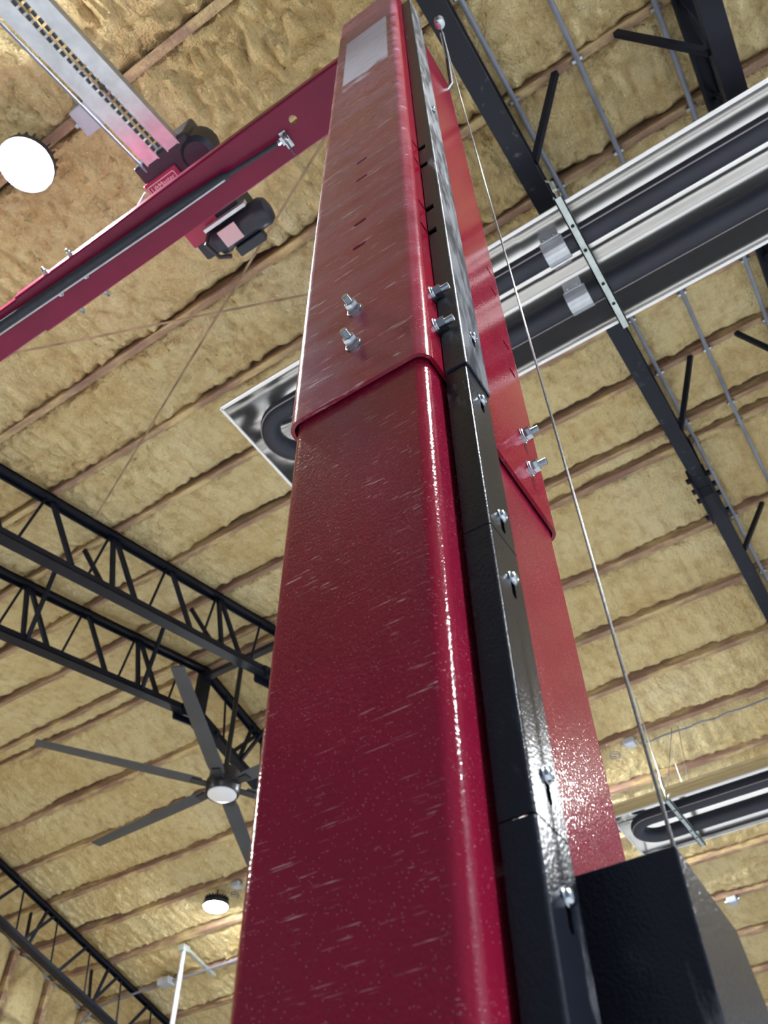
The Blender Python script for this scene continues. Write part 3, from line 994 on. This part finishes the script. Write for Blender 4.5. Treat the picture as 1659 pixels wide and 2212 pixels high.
# ------------------------------------------------------------------ overhead beam with padded shutoff bar
ZB = 3.40
beam = thing('overhead_beam', (.667, SY1 + .004, ZB), 'red overhead channel beam running left from the lift column', 'beam')
def chan(x0, x1, y0, y1, z, h, th=.006):
    r = .012
    ol = []
    def arc(cx, cz, rr, a0, a1, n=4):
        return [(cx + rr * math.cos(math.radians(a0 + (a1 - a0) * k / n)), cz + rr * math.sin(math.radians(a0 + (a1 - a0) * k / n))) for k in range(n + 1)]
    ol = [(x0, z + h)] + arc(x0 + r, z + r, r, 180, 270) + arc(x1 - r, z + r, r, 270, 360) + [(x1, z + h)]
    ol += [(x1 - th, z + h)] + arc(x1 - r, z + r, r - th, 360, 270) + arc(x0 + r, z + r, r - th, 270, 180) + [(x0 + th, z + h)]
    return MB().prism(ol, lambda p: (p[0], y0, p[1]), lambda p: (p[0], y1, p[1]))
bo = chan(.573, .762, SY1 + .004, 2.187, ZB, .05).build('beam_channel', M['red_beam'], beam, smooth=True)
hole = MB().lathe(Vector((.646, .787, ZB)), (0, 0, 1), [(.016, -.03), (.016, .03)], 24)
cut(bo, [hole])
bo.data.shade_smooth(); bo.data.set_sharp_from_angle(angle=math.radians(30))
chan(.581, .754, 2.10, 3.55, ZB + .007, .043).build('beam_channel', M['red_beam'], beam, smooth=True)
for y in (2.008, 1.865):
    bolt((.573, y, ZB + .03), (-1, 0, 0), beam, sc=.9)
    bolt((.762, y, ZB + .03), (1, 0, 0), beam, sc=.9)
    bolt((.667, y, ZB), (0, 0, -1), beam, 'carriage_bolt', sc=.7, ln=.012)
# padded bar
pts = [(.676, .86, ZB - .035), (.662, 1.10, ZB - .035)]
bar_ = MB().tube([pts[0], pts[1]], .0085, 12).build('shutoff_rod', M['pad'], beam, smooth=True)
MB().tube([(.662, 1.10, ZB - .035), (.661, 1.115, ZB - .035), (.648, 1.40, ZB - .037), (.620, 2.50, ZB - .037), (.61, 3.3, ZB - .037)], [.010, .016, .021, .021, .021], 14).build('shutoff_pad', M['pad'], beam, smooth=True)
MB().tube([(.668, 1.12, ZB - .05), (.664, 1.4, ZB - .058), (.640, 2.5, ZB - .058), (.63, 3.3, ZB - .058)], .004, 8).build('pad_edge_wire', M['galv'], beam, smooth=True)
br = MB()
br.box((.660, .846, ZB - .055), (.690, .858, ZB))
br.box((.655, .835, ZB - .006), (.720, .862, ZB))
br.tube([(.690, .846, ZB - .03), (.735, .842, ZB - .06)], .004, 8)
br.tube([(.675, .835, ZB - .035), (.675, .875, ZB - .035)], .009, 10)
br.build('rod_bracket', M['zinc'], beam)
MB().box((.56, SY1 + .004, ZB - .002), (.775, SY1 + .012, ZB + .14)).build('end_flange', M['red_beam'], beam)

# ------------------------------------------------------------------ carriage, steel rope and its guide
car = thing('lift_carriage', (.72, .155, -CZ), 'black steel carriage box with sloped shoulder at lower right of the column', 'lift carriage')
XC, YC, ZC = .650, .1555, .351
th = .008
fr = MB().box((XC, YC, -.95), (XC + th, SY0 - .004, ZC)).build('front_plate', M['black'], car, bevel=.0015, seg=2)
ol = [(XC + .0005, ZC - .001), (XC + .075, ZC - .012), (XC + .125, ZC - .018), (XC + .152, ZC - .075), (XC + .152, -.95), (XC + .0005, -.95)]
sd = MB().prism(ol, lambda p: (p[0], YC - .0005, p[1]), lambda p: (p[0], YC + th, p[1])).build('side_plate', M['black_side'], car, bevel=.0012, seg=2)
MB().box((XC + .144, YC + th, -.95), (XC + .152, SY0 - .004, ZC - .08)).build('rear_plate', M['black'], car)

rp = MB()
p0, p1 = Vector((.692, .166, .20)), Vector((.688, .180, 3.52))
n = 700
for st in range(6):
    pts = []
    for k in range(n + 1):
        a = 2 * PI * (k / n) * 90 + st * PI / 3
        c = p0.lerp(p1, k / n)
        pts.append((c.x + .00115 * math.cos(a), c.y + .00115 * math.sin(a), c.z))
    rp.tube(pts, .0008, 5)
ro = rp.build('wire_rope', M['steel_rope'], smooth=True)
tag(ro, 'thin twisted steel wire rope rising from the black carriage', 'rope')
gd = thing('rope_guide', (.69, .18, 3.50), 'small steel rope guide on a bent black bracket at the top of the column', 'rope guide')
MB().tube([(.86, .262, 3.36), (.86, .240, 3.40), (.80, .215, 3.47), (.72, .190, 3.50)], .008, 8).build('bracket', M['cord'], gd, smooth=True)
gb = MB()
for k in range(3):
    gb.lathe((.688, .180, 3.47 + .022 * k), (0, 0, 1), [(.012, 0), (.018, .003), (.018, .015), (.012, .019)], 16)
gb.build('guide_nut', M['zinc'], gd, smooth=True)

# ------------------------------------------------------------------ hanging pole and thin pipe at lower left
pole = thing('hanging_pole', (7.60, 7.74, 1.5), 'shiny galvanised pole hanging from the roof at lower left', 'pole')
MB().tube([(7.60, 7.74, 1.2), (7.60, 7.74, roof_z(7.6) - .03)], .030, 16).build('tube', M['galv'], pole, smooth=True)
MB().bar((7.57, 7.74, roof_z(7.57) - .045), (8.17, 7.74, roof_z(8.17) - .03), .045, .03).build('top_strut', M['strut'], pole)
MB().box((7.545, 7.70, roof_z(7.6) - .10), (7.655, 7.78, roof_z(7.6) - .03)).build('clamp', M['strut'], pole)
pp = thing('thin_pipe', (7.96, 8.43, roof_z(7.96) - .05), 'thin grey pipe running level behind the hanging pole', 'pipe')
MB().tube([(7.93, 4.2, roof_z(7.93) - .085), (7.98, 8.21, roof_z(7.98) - .085)], .014, 10).build('pipe', M['conduit'], pp, smooth=True)
MB().tube([(7.98, 8.47, roof_z(7.98) - .085), (8.0, 9.3, roof_z(8.0) - .085), (8.0, 9.55, roof_z(8.0) - .12), (7.98, 9.80, roof_z(8.0) - .30)], .014, 10).build('pipe', M['conduit'], pp, smooth=True)
wb = thing('wall_box', (7.40, Y_N - .15, 4.05), 'grey electrical box on the foamed end wall at lower left', 'junction box')
MB().box((7.34, Y_N - .20, 3.95), (7.46, Y_N - .13, 4.13)).build('box', M['plate'], wb, bevel=.01)
for k in range(4):
    MB().tube([(7.36 + .025 * k, Y_N - .165, 3.95), (7.35 + .03 * k, Y_N - .17, 3.5), (7.36 + .02 * k, Y_N - .165, 2.6)], .006, 6).build('wall_wire', M['wire'], wb, smooth=True)

# hanger wires of the second heater
for (a, b2) in (((6.06, 1.40), (7.03, 1.42)), ((6.73, 1.40), (7.03, 1.36))):
    MB().tube([(a[0], a[1] + .01, 3.64), (b2[0], b2[1], roof_z(b2[0]) - .01)], .003, 6).build('hanger_wire', M['wire'], h2)

for o in list(bpy.data.objects):
    if o.type == 'MESH' and o.name.split('.')[0] in ('column_tube', 'column_extension', 'cover_section', 'beam_channel'):
        md = o.modifiers.new('weighted', 'WEIGHTED_NORMAL')
        md.keep_sharp = True
        md.weight = 100
